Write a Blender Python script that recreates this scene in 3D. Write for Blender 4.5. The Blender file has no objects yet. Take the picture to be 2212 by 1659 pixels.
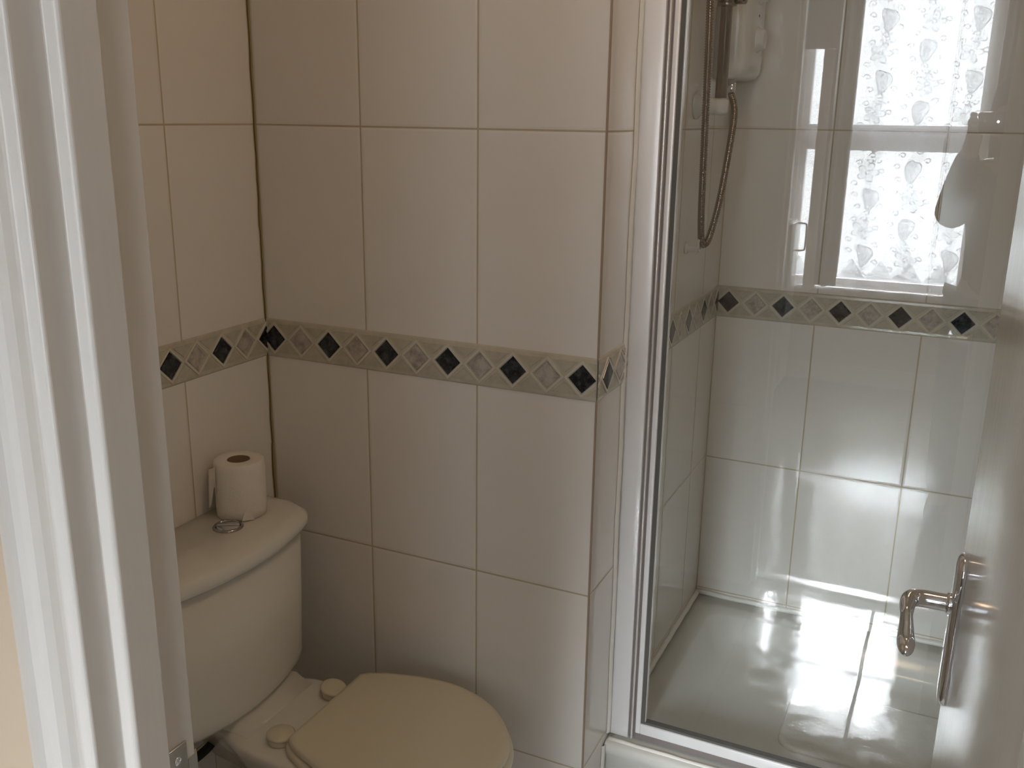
import bpy, bmesh, math, random
from mathutils import Vector, Matrix
random.seed(7)
PI = math.pi
C = bpy.context.scene.collection
sc = bpy.context.scene

# ------------------------------------------------------------------ camera, world, exposure
CAM = Vector((1.2146, -1.4495, 1.5))
CR = Vector((0.90307659, 0.42927796, 0.01315693))
CU = Vector((-0.12744702, 0.23860535, 0.96271737))
CF = Vector((-0.41013404, 0.87108434, -0.27018911))
cd = bpy.data.cameras.new('camera')
cd.sensor_fit = 'HORIZONTAL'; cd.sensor_width = 36.0
cd.lens = 36.0 * 2071.29 / 2212.0
cd.clip_start = 0.01
cam = bpy.data.objects.new('camera', cd); C.objects.link(cam)
cam.matrix_world = Matrix(((CR.x, CU.x, -CF.x, CAM.x), (CR.y, CU.y, -CF.y, CAM.y), (CR.z, CU.z, -CF.z, CAM.z), (0, 0, 0, 1)))
sc.camera = cam
sc.view_settings.view_transform = 'Standard'
sc.view_settings.look = 'None'
sc.view_settings.gamma = 1
sc.view_settings.use_curve_mapping = False
sc.view_settings.exposure = 0.41
sc.cycles.max_bounces = 14
sc.cycles.diffuse_bounces = 6
sc.cycles.glossy_bounces = 7
sc.cycles.transparent_max_bounces = 24
sc.cycles.sample_clamp_indirect = 0.0
sc.cycles.use_denoising = True
sc.cycles.caustics_reflective = True

FILL_LAMP = 14.0            # radiance of the added warm fill dome
SKY_LOW, SKY_HIGH = 9.7, 165.0
w = bpy.data.worlds.new('sky'); sc.world = w; w.use_nodes = True
wt = w.node_tree; wt.nodes.clear()
wo = wt.nodes.new('ShaderNodeOutputWorld'); wb = wt.nodes.new('ShaderNodeBackground')
wc = wt.nodes.new('ShaderNodeTexCoord')
# even overcast sky with one bright hazy patch where the sun stands behind thin cloud
wn = wt.nodes.new('ShaderNodeVectorMath'); wn.operation = 'DOT_PRODUCT'
el, az = math.radians(27), math.radians(-6)
wn.inputs[1].default_value = (math.sin(az) * math.cos(el), -math.cos(az) * math.cos(el), math.sin(el))
wr = wt.nodes.new('ShaderNodeMapRange'); wr.interpolation_type = 'SMOOTHSTEP'
wr.inputs['From Min'].default_value = math.cos(math.radians(17)); wr.inputs['From Max'].default_value = math.cos(math.radians(9))
wr.inputs['To Min'].default_value = SKY_LOW; wr.inputs['To Max'].default_value = SKY_HIGH
wt.links.new(wc.outputs['Generated'], wn.inputs[0]); wt.links.new(wn.outputs['Value'], wr.inputs['Value'])
wb.inputs['Color'].default_value = (0.94, 0.97, 1.0, 1)
wt.links.new(wr.outputs[0], wb.inputs['Strength']); wt.links.new(wb.outputs[0], wo.inputs['Surface'])

pl = bpy.data.lights.new('window_portal', 'AREA'); pl.shape = 'RECTANGLE'; pl.size = 0.82; pl.size_y = 1.66
pl.cycles.is_portal = True
po = bpy.data.objects.new('window_portal', pl); C.objects.link(po)
po.location = (0.782, -3.72, 1.465); po.rotation_euler = (math.radians(90), 0, 0)   # faces +y, into the room
po2 = po.copy(); po2.location = (1.875, -3.72, 1.465); C.objects.link(po2)  # portal of the added second window

# ------------------------------------------------------------------ node helpers
class NT:
    def __init__(s, name):
        s.m = bpy.data.materials.new(name); s.m.use_nodes = True
        s.t = s.m.node_tree; s.t.nodes.clear()
        s.out = s.t.nodes.new('ShaderNodeOutputMaterial')
    def n(s, typ, **kw):
        nd = s.t.nodes.new(typ)
        for k, v in kw.items(): setattr(nd, k, v)
        return nd
    def put(s, sock, v):
        if isinstance(v, bpy.types.NodeSocket): s.t.links.new(v, sock)
        elif isinstance(v, (tuple, list)): sock.default_value = tuple(v) + ((1,) if len(v) == 3 and len(sock.default_value) == 4 else ())
        else: sock.default_value = v
    def ma(s, op, a, b=0.0, c=None):
        nd = s.n('ShaderNodeMath', operation=op)
        s.put(nd.inputs[0], a); s.put(nd.inputs[1], b)
        if c is not None: s.put(nd.inputs[2], c)
        return nd.outputs[0]
    def step(s, v, lo, hi):                       # 1 below lo, 0 above hi
        nd = s.n('ShaderNodeMapRange', interpolation_type='SMOOTHSTEP')
        s.put(nd.inputs['Value'], v); nd.inputs['From Min'].default_value = lo; nd.inputs['From Max'].default_value = hi
        nd.inputs['To Min'].default_value = 1; nd.inputs['To Max'].default_value = 0
        return nd.outputs[0]
    def mix(s, f, a, b):
        nd = s.n('ShaderNodeMix', data_type='RGBA')
        s.put(nd.inputs['Factor'], f); s.put(nd.inputs[6], a); s.put(nd.inputs[7], b)
        return nd.outputs[2]
    def noise(s, scale, vec=None, detail=3, rough=.5):
        nd = s.n('ShaderNodeTexNoise'); nd.inputs['Scale'].default_value = scale
        nd.inputs['Detail'].default_value = detail; nd.inputs['Roughness'].default_value = rough
        s.put(nd.inputs['Vector'], vec if vec is not None else s.obj())
        return nd.outputs['Fac']
    def obj(s):
        return s.n('ShaderNodeTexCoord').outputs['Object']
    def xyz(s, vec=None):
        nd = s.n('ShaderNodeSeparateXYZ'); s.put(nd.inputs[0], vec if vec is not None else s.obj())
        return nd.outputs
    def vscale(s, sx, sy, sz):
        nd = s.n('ShaderNodeMapping'); s.put(nd.inputs['Vector'], s.obj()); nd.inputs['Scale'].default_value = (sx, sy, sz)
        return nd.outputs[0]
    def bump(s, h, strength, dist):
        nd = s.n('ShaderNodeBump'); nd.inputs['Strength'].default_value = strength; nd.inputs['Distance'].default_value = dist
        s.put(nd.inputs['Height'], h)
        return nd.outputs[0]
    def pbr(s, col, rough=.5, metal=0.0, normal=None, **kw):
        b = s.n('ShaderNodeBsdfPrincipled')
        s.put(b.inputs['Base Color'], col); s.put(b.inputs['Roughness'], rough); b.inputs['Metallic'].default_value = metal
        if normal is not None: s.put(b.inputs['Normal'], normal)
        for k, v in kw.items(): s.put(b.inputs[k], v)
        s.t.links.new(b.outputs[0], s.out.inputs['Surface'])
        return s.m

def simple(name, col, rough, metal=0.0, nscale=60, nstr=.05, tint=.06, **kw):
    t = NT(name)
    f = t.noise(nscale)
    c2 = tuple(max(0, c * (1 - tint)) for c in col)
    return t.pbr(t.mix(f, col, c2), rough, metal, t.bump(f, nstr, .001), **kw)

# ------------------------------------------------------------------ dimensions (metres)
W, D, ZF = 0.6874, 0.8216, 0.105
TW = 0.2306; Z1, ZT, ZB, Z2 = 1.4771, 1.1144, 1.0387, 0.6796
ZM = (ZT + ZB) / 2; PER = 0.1281
XR = 1.60; CEIL = 2.45
YB, YH = -0.990, -1.0765          # bathroom face and hall face of the door wall
JL, JR = 0.739, 1.275             # door opening
YW = -3.62                        # inner face of the window wall
YG = 0.15                         # shower glass

TILE_COL = (.80, .772, .732)
def tile_mat(name, axis, off, pitch=TW):
    t = NT(name); x = t.xyz()
    u = x[axis]; z = x[2]
    a = t.ma('ADD', t.ma('SUBTRACT', u, off), pitch * 50.5)
    du = t.ma('ABSOLUTE', t.ma('SUBTRACT', t.ma('MODULO', a, pitch), pitch / 2))
    d = du
    for zi in (Z1 + .3627 * 2, Z1 + .3627, Z1, Z2, Z2 - .362, Z2 - .724):
        d = t.ma('MINIMUM', d, t.ma('ABSOLUTE', t.ma('SUBTRACT', z, zi)))
    g = t.step(d, .0011, .0021)
    edge = t.step(d, .002, .006)
    n = t.noise(3.0)
    base = t.mix(n, TILE_COL, tuple(c * .94 for c in TILE_COL))
    col = t.mix(g, base, t.mix(t.noise(25), (.54, .47, .34), (.42, .365, .26)))
    h = t.ma('SUBTRACT', t.ma('MULTIPLY', t.noise(9, detail=1), .25), t.ma('MULTIPLY', edge, 1.0))
    return t.pbr(col, t.ma('ADD', .10, t.ma('MULTIPLY', g, .6)), 0, t.bump(h, .35, .0012))

M = {}
M['tile_back'] = tile_mat('cream_tile_toilet', 0, .2333)
M['tile_left'] = tile_mat('cream_tile_left', 1, -.2234)
M['tile_side'] = tile_mat('cream_tile_side', 1, .452)
M['tile_shower'] = tile_mat('cream_tile_shower', 0, .9183)
M['tile_any'] = tile_mat('cream_tile_plain', 1, .3)
M['tile_front'] = tile_mat('cream_tile_front', 0, .3)

def floor_tile():
    t = NT('glossy_stone_floor_tile'); x = t.xyz()
    dx = t.ma('ABSOLUTE', t.ma('SUBTRACT', t.ma('MODULO', t.ma('ADD', t.ma('ADD', x[0], t.ma('MULTIPLY', t.noise(7), .012)), -1.11 + .325 * 20.5), .325), .1625))
    dy = t.ma('ABSOLUTE', t.ma('SUBTRACT', t.ma('MODULO', t.ma('ADD', x[1], .946 - .002 + .3225 * 20.5), .3225), .16125))
    g = t.step(t.ma('MINIMUM', t.ma('SUBTRACT', dx, .0012), t.ma('SUBTRACT', dy, .0024)), .0018, .0032)
    n = t.noise(6, detail=6, rough=.65)
    col = t.mix(n, (.46, .44, .405), (.36, .34, .31))
    col = t.mix(g, col, (.16, .15, .135))
    h = t.ma('ADD', t.ma('MULTIPLY', t.noise(8, t.vscale(1, 1.6, 1), detail=3), .8), t.ma('MULTIPLY', g, -1.5))
    return t.pbr(col, t.ma('ADD', t.ma('ADD', .015, t.ma('MULTIPLY', t.step(t.noise(11, t.vscale(1, 1.7, 1), detail=5, rough=.7), .36, .62), .16)), t.ma('MULTIPLY', g, .6)), 0, t.bump(t.ma('ADD', h, t.ma('MULTIPLY', t.noise(45, detail=4), .22)), .45, .002), IOR=1.82)
M['floor'] = floor_tile()
def laminate():
    t = NT('hall_laminate'); x = t.xyz()
    n = t.noise(5, t.vscale(14, 1, 1), detail=5)
    d = t.ma('ABSOLUTE', t.ma('SUBTRACT', t.ma('MODULO', t.ma('ADD', x[0], 20), .12), .06))
    g = t.step(d, .001, .002)
    return t.pbr(t.mix(g, t.mix(n, (.18, .145, .11), (.12, .10, .075)), (.06, .045, .035)), .11, 0, t.bump(t.noise(9, t.vscale(6, 1, 1)), .12, .001), IOR=1.065)
M['laminate'] = laminate()
M['ceramic'] = simple('white_ceramic', (.74, .725, .67), .10, nstr=.02, tint=.02)
M['seatplastic'] = simple('cream_seat_plastic', (.70, .655, .52), .28, tint=.03)
M['paint'] = None
def paint():
    t = NT('white_gloss_paint'); n = t.noise(8, t.vscale(30, 30, 1), detail=4)
    return t.pbr(t.mix(n, (.64, .62, .59), (.61, .59, .56)), .28, 0, t.bump(n, .05, .001))
M['paint'] = paint()
def doorpaint():
    t = NT('white_door_paint'); n = t.noise(6, t.vscale(60, 60, 1.5), detail=4)
    return t.pbr(t.mix(n, (.72, .70, .66), (.68, .66, .62)), t.ma('ADD', .10, t.ma('MULTIPLY', n, .08)), 0, t.bump(n, .2, .001), IOR=1.55)
M['door'] = doorpaint()
M['tan'] = simple('tan_wall_paint', (.54, .44, .33), .85, nscale=40, tint=.04)
M['ceil'] = simple('ceiling_white', (.80, .76, .70), .9, nscale=30)
M['chrome'] = simple('polished_chrome', (.80, .83, .88), .05, 1.0, nstr=0.0, tint=.0)
M['bronze'] = simple('brass_toned_chrome', (.30, .25, .21), .18, 1.0, nstr=0.0, tint=.05)
M['darkchrome'] = simple('worn_chrome', (.40, .38, .37), .14, 1.0, nstr=.0)
M['steel'] = simple('brushed_steel', (.55, .55, .52), .32, 1.0, nscale=200, nstr=.1)
M['alu'] = simple('satin_aluminium_white', (.88, .88, .89), .30, .2, nstr=.02, tint=.02)
M['alu_bright'] = simple('bright_aluminium', (.85, .84, .83), .2, .5, nstr=.0, tint=.02)
M['rubber'] = simple('dark_seal', (.10, .095, .085), .5)
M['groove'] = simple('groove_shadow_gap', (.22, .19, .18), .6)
M['silicone'] = simple('white_silicone', (.80, .79, .74), .35, nscale=25, nstr=.5)
M['tray'] = simple('shower_tray_acrylic', (.66, .66, .62), .12, nscale=12, nstr=.05)
def lit_grit():
    t = NT('lit_textured_tray'); n = t.noise(38, detail=5)
    return t.pbr(t.mix(n, (.80, .80, .77), (.66, .66, .62)), .35, 0, t.bump(n, .8, .003))  # paler than the tray: window light put into the colour
M['lit_grit'] = lit_grit()
M['plastic'] = simple('white_plastic', (.74, .74, .72), .22, nstr=.01, tint=.02)
M['black'] = simple('black_rubber', (.02, .02, .018), .4)
M['crack'] = simple('dark_joint', (.06, .045, .02), .9)
M['ochre'] = simple('aged_sealant', (.34, .27, .12), .8)
M['paper'] = simple('toilet_paper', (.78, .74, .68), .95, nscale=300, nstr=.4)
M['card'] = simple('cardboard_core', (.22, .15, .09), .9)
M['brownedge'] = simple('tile_edge_brown', (.36, .27, .20), .5)
# border
def stone(name, a, b, rough, sc_=90):
    t = NT(name); n = t.noise(sc_, detail=6, rough=.7)
    nd = t.n('ShaderNodeValToRGB'); t.put(nd.inputs[0], n)
    nd.color_ramp.elements[0].position = .42; nd.color_ramp.elements[1].position = .66
    nd.color_ramp.elements[0].color = a + (1,); nd.color_ramp.elements[1].color = b + (1,)
    return t.pbr(nd.outputs[0], rough, 0, t.bump(n, .1, .0005))
M['bd_black'] = stone('black_marble_inlay', (.006, .007, .009), (.055, .065, .075), .12)
M['bd_grey'] = stone('grey_marble_inlay', (.50, .46, .42), (.28, .25, .23), .15, 60)
M['bd_base'] = stone('border_beige', (.55, .52, .43), (.47, .44, .355), .15, 30)
M['bd_line'] = simple('border_cream_lattice', (.62, .595, .515), .12, tint=.03)
M['bd_tri'] = stone('border_triangle', (.50, .47, .385), (.42, .395, .32), .15, 60)

def glassmat():
    t = NT('clear_shower_glass')
    lw = t.n('ShaderNodeLayerWeight'); lw.inputs['Blend'].default_value = .5
    f5 = t.ma('POWER', lw.outputs['Facing'], 5.0)
    R = t.ma('ADD', .058, t.ma('MULTIPLY', f5, .942))
    tr = t.n('ShaderNodeBsdfTransparent'); tr.inputs[0].default_value = (.965, .980, .982, 1)
    gl = t.n('ShaderNodeBsdfGlossy'); gl.inputs['Roughness'].default_value = 0.0; gl.inputs[0].default_value = (1, 1, 1, 1)
    mx = t.n('ShaderNodeMixShader'); t.put(mx.inputs[0], R)
    t.t.links.new(tr.outputs[0], mx.inputs[1]); t.t.links.new(gl.outputs[0], mx.inputs[2])
    t.t.links.new(mx.outputs[0], t.out.inputs['Surface'])
    return t.m
M['glass'] = glassmat()

def lacemat():
    t = NT('white_floral_lace'); uv = t.n('ShaderNodeUVMap').outputs[0]
    s = t.n('ShaderNodeSeparateXYZ'); t.put(s.inputs[0], uv); U, V = s.outputs[0], s.outputs[1]
    cw, ch = .205, .29
    col = t.ma('FLOOR', t.ma('DIVIDE', U, cw)); odd = t.ma('MODULO', t.ma('ADD', col, 20), 2.0)
    lu = t.ma('SUBTRACT', t.ma('MODULO', t.ma('ADD', U, cw * 20), cw), cw / 2)
    lu = t.ma('MULTIPLY', t.ma('ADD', lu, t.ma('MULTIPLY', t.ma('SINE', t.ma('MULTIPLY', V, 2 * PI / ch)), .012)), .78)
    vv = t.ma('ADD', V, t.ma('MULTIPLY', odd, ch * .5))
    lv = t.ma('MULTIPLY', t.ma('SUBTRACT', t.ma('MODULO', t.ma('ADD', vv, ch * 20), ch), ch / 2), .88)
    def polar(cx, cy, sx=1, sy=1):
        a = t.ma('MULTIPLY', t.ma('SUBTRACT', lu, cx), sx); b = t.ma('MULTIPLY', t.ma('SUBTRACT', lv, cy), sy)
        r = t.ma('SQRT', t.ma('ADD', t.ma('MULTIPLY', a, a), t.ma('MULTIPLY', b, b)))
        th = t.ma('ARCTAN2', b, a)
        return r, th
    r, th = polar(0, .07)
    rad = t.ma('ADD', .017, t.ma('MULTIPLY', t.ma('ABSOLUTE', t.ma('COSINE', t.ma('MULTIPLY', th, 2.5))), .026))
    dF = t.ma('SUBTRACT', r, rad)
    core = t.ma('ABSOLUTE', t.ma('SUBTRACT', r, .008))
    r2, th2 = polar(.004, -.045, 1.35, .85)
    radP = t.ma('ADD', .038, t.ma('MULTIPLY', t.ma('SINE', t.ma('ADD', t.ma('MULTIPLY', th2, 3), .6)), .006))
    dP = t.ma('SUBTRACT', r2, radP)
    spiral = t.ma('ABSOLUTE', t.ma('SINE', t.ma('ADD', t.ma('MULTIPLY', r2, 260), t.ma('MULTIPLY', th2, .5))))
    curls = None
    for cx, cy in ((-.05, .02), (.048, -.002), (-.042, -.085), (.03, .12), (-.04, .112), (.052, .075), (-.055, -.03), (.045, -.08), (0, .118), (.0, -.112)):
        rc, tc = polar(cx, cy)
        q = t.ma('ABSOLUTE', t.ma('SUBTRACT', rc, t.ma('ADD', .009, t.ma('MULTIPLY', tc, .0016))))
        curls = q if curls is None else t.ma('MINIMUM', curls, q)
    fillP = t.step(dP, -.002, .002); fillF = t.step(dF, -.002, .002)
    line = t.ma('MAXIMUM', t.step(t.ma('ABSOLUTE', dF), .0016, .0035), t.step(t.ma('ABSOLUTE', dP), .0016, .0035))
    line = t.ma('MAXIMUM', line, t.step(core, .0014, .003))
    line = t.ma('MAXIMUM', line, t.step(curls, .0014, .0032))
    line = t.ma('MAXIMUM', line, t.ma('MULTIPLY', t.ma('MULTIPLY', t.step(spiral, .12, .3), fillP), t.step(t.ma('MULTIPLY', t.ma('SUBTRACT', lu, .01), 1.0), .0, .004)))
    # decorated band and scalloped hem
    tri = t.ma('ABSOLUTE', t.ma('SUBTRACT', t.ma('MODULO', t.ma('ADD', U, 3.03), .14), .07))      # 0 at centre
    peak = t.ma('SUBTRACT', .795, t.ma('MULTIPLY', tri, 1.5))
    band = t.ma('MULTIPLY', t.step(t.ma('SUBTRACT', V, peak), -.002, .003), t.step(t.ma('SUBTRACT', .688, V), -.002, .002))
    above = t.step(t.ma('SUBTRACT', .70, V), -.002, .002)
    rh = t.ma('SQRT', t.ma('ADD', t.ma('MULTIPLY', tri, tri), t.ma('POWER', t.ma('ABSOLUTE', t.ma('SUBTRACT', V, .655)), 2.0)))
    hem = t.ma('MAXIMUM', t.step(t.ma('ABSOLUTE', t.ma('SUBTRACT', rh, .028)), .0012, .003), t.step(t.ma('ABSOLUTE', t.ma('SUBTRACT', rh, .012)), .0012, .003))
    hemline = t.step(t.ma('ABSOLUTE', t.ma('SUBTRACT', V, t.ma('ADD', .612, t.ma('MULTIPLY', t.ma('SINE', t.ma('MULTIPLY', U, 90)), .006)))), .002, .004)
    hem = t.ma('MULTIPLY', t.ma('MAXIMUM', hem, hemline), t.ma('SUBTRACT', 1, above))
    motif = t.ma('MULTIPLY', t.ma('ADD', t.ma('MULTIPLY', fillP, .24), t.ma('MULTIPLY', fillF, .10)), above)
    trail = t.step(t.ma('ABSOLUTE', t.ma('ADD', lu, t.ma('MULTIPLY', t.ma('SINE', t.ma('MULTIPLY', V, 46)), .009))), .020, .027)
    motif = t.ma('ADD', motif, t.ma('MULTIPLY', t.ma('MULTIPLY', trail, above), .13))
    lines = t.ma('MULTIPLY', t.ma('MULTIPLY', line, above), .50)
    dens = t.ma('ADD', t.ma('ADD', .42, motif), t.ma('ADD', lines, t.ma('ADD', t.ma('MULTIPLY', band, .28), t.ma('MULTIPLY', hem, .45))))
    dens = t.ma('ADD', dens, t.ma('MULTIPLY', t.ma('SUBTRACT', t.noise(400, detail=1), .5), .06))
    dens = t.ma('MINIMUM', dens, .96)
    tr = t.n('ShaderNodeBsdfTransparent'); tl = t.n('ShaderNodeBsdfTranslucent'); df = t.n('ShaderNodeBsdfDiffuse')
    tl.inputs[0].default_value = (.34, .34, .37, 1); df.inputs[0].default_value = (.6, .6, .62, 1)
    m1 = t.n('ShaderNodeMixShader'); m1.inputs[0].default_value = .45
    t.t.links.new(tl.outputs[0], m1.inputs[1]); t.t.links.new(df.outputs[0], m1.inputs[2])
    m2 = t.n('ShaderNodeMixShader'); t.put(m2.inputs[0], dens)
    t.t.links.new(tr.outputs[0], m2.inputs[1]); t.t.links.new(m1.outputs[0], m2.inputs[2])
    t.t.links.new(m2.outputs[0], t.out.inputs['Surface'])
    return t.m
M['lace'] = lacemat()
M['drape'] = simple('grey_satin_drape', (.20, .20, .215), .38, nscale=150, nstr=.2)
M['lining'] = simple('pale_pink_lining', (.62, .54, .50), .8)
M['cloth_dark'] = simple('charcoal_jumper', (.075, .072, .07), .9, nscale=250, nstr=.4)
M['denim'] = simple('dark_trousers', (.05, .055, .075), .85, nscale=250, nstr=.3)
M['skin'] = simple('skin', (.55, .34, .26), .5, **{'Subsurface Weight': .0})
M['hair'] = simple('brown_hair', (.06, .04, .025), .6, nscale=120, nstr=.6)
M['eye'] = simple('eye_white', (.75, .75, .73), .2)
M['phone'] = simple('black_phone_body', (.02, .02, .022), .12)
def led():
    t = NT('phone_light'); e = t.n('ShaderNodeEmission'); e.inputs[0].default_value = (1, .97, .92, 1); e.inputs[1].default_value = 160
    t.t.links.new(e.outputs[0], t.out.inputs['Surface']); return t.m
M['led'] = led()

# ------------------------------------------------------------------ mesh helpers
def link(name, me, parent=None):
    o = bpy.data.objects.new(name, me); C.objects.link(o)
    if parent is not None: o.parent = parent
    return o
def mesh(name, verts, faces, mats, parent=None, smooth=False, mi=None, loc=None):
    me = bpy.data.meshes.new(name)
    off = Vector(parent.matrix_basis.translation) if parent is not None else Vector((0, 0, 0))
    if parent is not None and parent.parent is not None: off = off + Vector(parent.parent.matrix_basis.translation)
    me.from_pydata([Vector(v) - off for v in verts], [], faces); me.validate()
    if not isinstance(mats, (list, tuple)): mats = [mats]
    for m in mats: me.materials.append(m)
    if mi:
        for i, p in enumerate(me.polygons): p.material_index = mi[i]
    bm = bmesh.new(); bm.from_mesh(me); bmesh.ops.recalc_face_normals(bm, faces=bm.faces); bm.to_mesh(me); bm.free()
    if smooth:
        for p in me.polygons: p.use_smooth = True
    return link(name, me, parent)
def bevel(o, wd, seg=3, ang=35):
    b = o.modifiers.new('bevel', 'BEVEL'); b.width = wd; b.segments = seg; b.limit_method = 'ANGLE'; b.angle_limit = math.radians(ang)
    for p in o.data.polygons: p.use_smooth = True
    return o
def subd(o, lv=1):
    s = o.modifiers.new('sub', 'SUBSURF'); s.levels = lv; s.render_levels = lv
    for p in o.data.polygons: p.use_smooth = True
    return o
def empty(name, loc):
    o = bpy.data.objects.new(name, None); C.objects.link(o); o.location = loc; o.empty_display_size = .05
    return o
def tag(o, label, cat, group=None):
    o['label'] = label; o['category'] = cat
    if group: o['group'] = group
    return o
def struct(o): o['kind'] = 'structure'; return o
class G:
    def __init__(s): s.v = []; s.f = []; s.m = []
    def add(s, v, f, m=0):
        b = len(s.v); s.v += [tuple(p) for p in v]; s.f += [tuple(i + b for i in q) for q in f]; s.m += [m] * len(f)
        return s
    def box(s, a, b, m=0, mp=None):
        x0, y0, z0 = a; x1, y1, z1 = b
        v = [(x0, y0, z0), (x1, y0, z0), (x1, y1, z0), (x0, y1, z0), (x0, y0, z1), (x1, y0, z1), (x1, y1, z1), (x0, y1, z1)]
        f = [(0, 3, 2, 1), (4, 5, 6, 7), (0, 1, 5, 4), (1, 2, 6, 5), (2, 3, 7, 6), (3, 0, 4, 7)]   # -z +z -y +x +y -x
        s.add(v, f, m)
        if mp:
            for k, mm in mp.items(): s.m[-6 + {'-z': 0, '+z': 1, '-y': 2, '+x': 3, '+y': 4, '-x': 5}[k]] = mm
        return s
    def obox(s, o, u, v, w, m=0):                      # oriented box from corner o with edge vectors
        o, u, v, w = map(Vector, (o, u, v, w))
        p = [o, o + u, o + u + v, o + v, o + w, o + u + w, o + u + v + w, o + v + w]
        return s.add(p, [(0, 3, 2, 1), (4, 5, 6, 7), (0, 1, 5, 4), (1, 2, 6, 5), (2, 3, 7, 6), (3, 0, 4, 7)], m)
    def prism(s, pts, z0, z1, m=0):
        n = len(pts)
        v = [(x, y, z0) for x, y in pts] + [(x, y, z1) for x, y in pts]
        f = [tuple(range(n))[::-1], tuple(range(n, 2 * n))] + [(i, (i + 1) % n, n + (i + 1) % n, n + i) for i in range(n)]
        return s.add(v, f, m)
    def loft(s, rings, m=0, cap0=True, cap1=True):
        n = len(rings[0]); v = [p for r in rings for p in r]; f = []
        for k in range(len(rings) - 1):
            for i in range(n): f.append((k * n + i, k * n + (i + 1) % n, (k + 1) * n + (i + 1) % n, (k + 1) * n + i))
        if cap0: f.append(tuple(range(n))[::-1])
        if cap1: f.append(tuple(range((len(rings) - 1) * n, len(rings) * n)))
        return s.add(v, f, m)
    def tube(s, path, r, n=12, m=0):
        path = [Vector(p) for p in path]; rings = []
        ref = Vector((0.13, 0.37, .91)).normalized()
        for i, p in enumerate(path):
            tng = (path[min(i + 1, len(path) - 1)] - path[max(i - 1, 0)]).normalized()
            a = tng.cross(ref)
            if a.length < .05: a = tng.cross(Vector((1, 0, 0)))
            a.normalize(); b = tng.cross(a)
            rr = r[i] if isinstance(r, (list, tuple)) else r
            rings.append([p + a * math.cos(2 * PI * k / n) * rr + b * math.sin(2 * PI * k / n) * rr for k in range(n)])
        return s.loft(rings, m)
    def lathe(s, o, axis, prof, n=24, m=0):            # prof: (radius, distance along axis)
        o = Vector(o); ax = Vector(axis).normalized()
        a = ax.cross(Vector((0, 0, 1)) if abs(ax.z) < .9 else Vector((1, 0, 0))).normalized(); b = ax.cross(a)
        rings = [[o + ax * h + a * math.cos(2 * PI * k / n) * max(r, 1e-5) + b * math.sin(2 * PI * k / n) * max(r, 1e-5) for k in range(n)] for r, h in prof]
        return s.loft(rings, m)
    def make(s, name, mats, parent=None, smooth=False):
        return mesh(name, s.v, s.f, mats, parent, smooth, s.m)
def catmull(pts, per=10):
    pts = [Vector(p) for p in pts]; out = []
    P = [pts[0] * 2 - pts[1]] + pts + [pts[-1] * 2 - pts[-2]]
    for i in range(1, len(P) - 2):
        for k in range(per):
            t = k / per
            out.append(.5 * ((2 * P[i]) + (P[i + 1] - P[i - 1]) * t + (2 * P[i - 1] - 5 * P[i] + 4 * P[i + 1] - P[i + 2]) * t * t + (3 * P[i] - P[i - 1] - 3 * P[i + 1] + P[i + 2]) * t ** 3))
    out.append(pts[-1]); return out

# ------------------------------------------------------------------ room shell
struct(G().box((-.12, YB, -.05 + ZF - .05), (XR + .12, D + .12, ZF)).make('floor', M['floor']))
struct(G().box((-1.2, YW - .15, ZF - .10), (2.7, YH, ZF - .001)).box((JL, YH, ZF - .1), (JR, YB, ZF - .001)).make('floor_hall', M['laminate']))
struct(G().box((-1.2, YW - .15, CEIL), (2.7, D + .12, CEIL + .1)).make('ceiling', M['ceil']))
struct(G().box((-.12, YB, ZF), (0, D + .12, CEIL), 0).make('wall_left', M['tile_left']))
struct(G().box((0.0, 0, ZF), (W, D, CEIL), 0, {'+x': 1}).make('wall_toilet', [M['tile_back'], M['tile_side']]))
struct(G().box((0.0, D, ZF), (XR + .12, D + .12, CEIL)).make('wall_back', M['tile_shower']))
struct(G().box((XR, YB, ZF), (XR + .12, D, CEIL)).make('wall_right', M['tile_any']))
g = G()
for x0, x1, z0, z1 in ((-1.2, JL - .022, ZF, CEIL), (JR + .022, 2.7, ZF, CEIL), (JL - .022, JR + .022, 2.03, CEIL)):
    g.box((x0, YH + .0005, z0), (x1, YB - .0005, z1), 0, {'+y': 1})
struct(g.make('wall_front', [M['tan'], M['tile_front']]))
struct(G().box((-1.3, YW - .15, ZF), (-1.2, YH, CEIL)).make('wall_hall_left', M['tan']))
struct(G().box((2.7, YW - .15, ZF), (2.8, YH, CEIL)).make('wall_hall_right', M['tan']))
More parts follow.
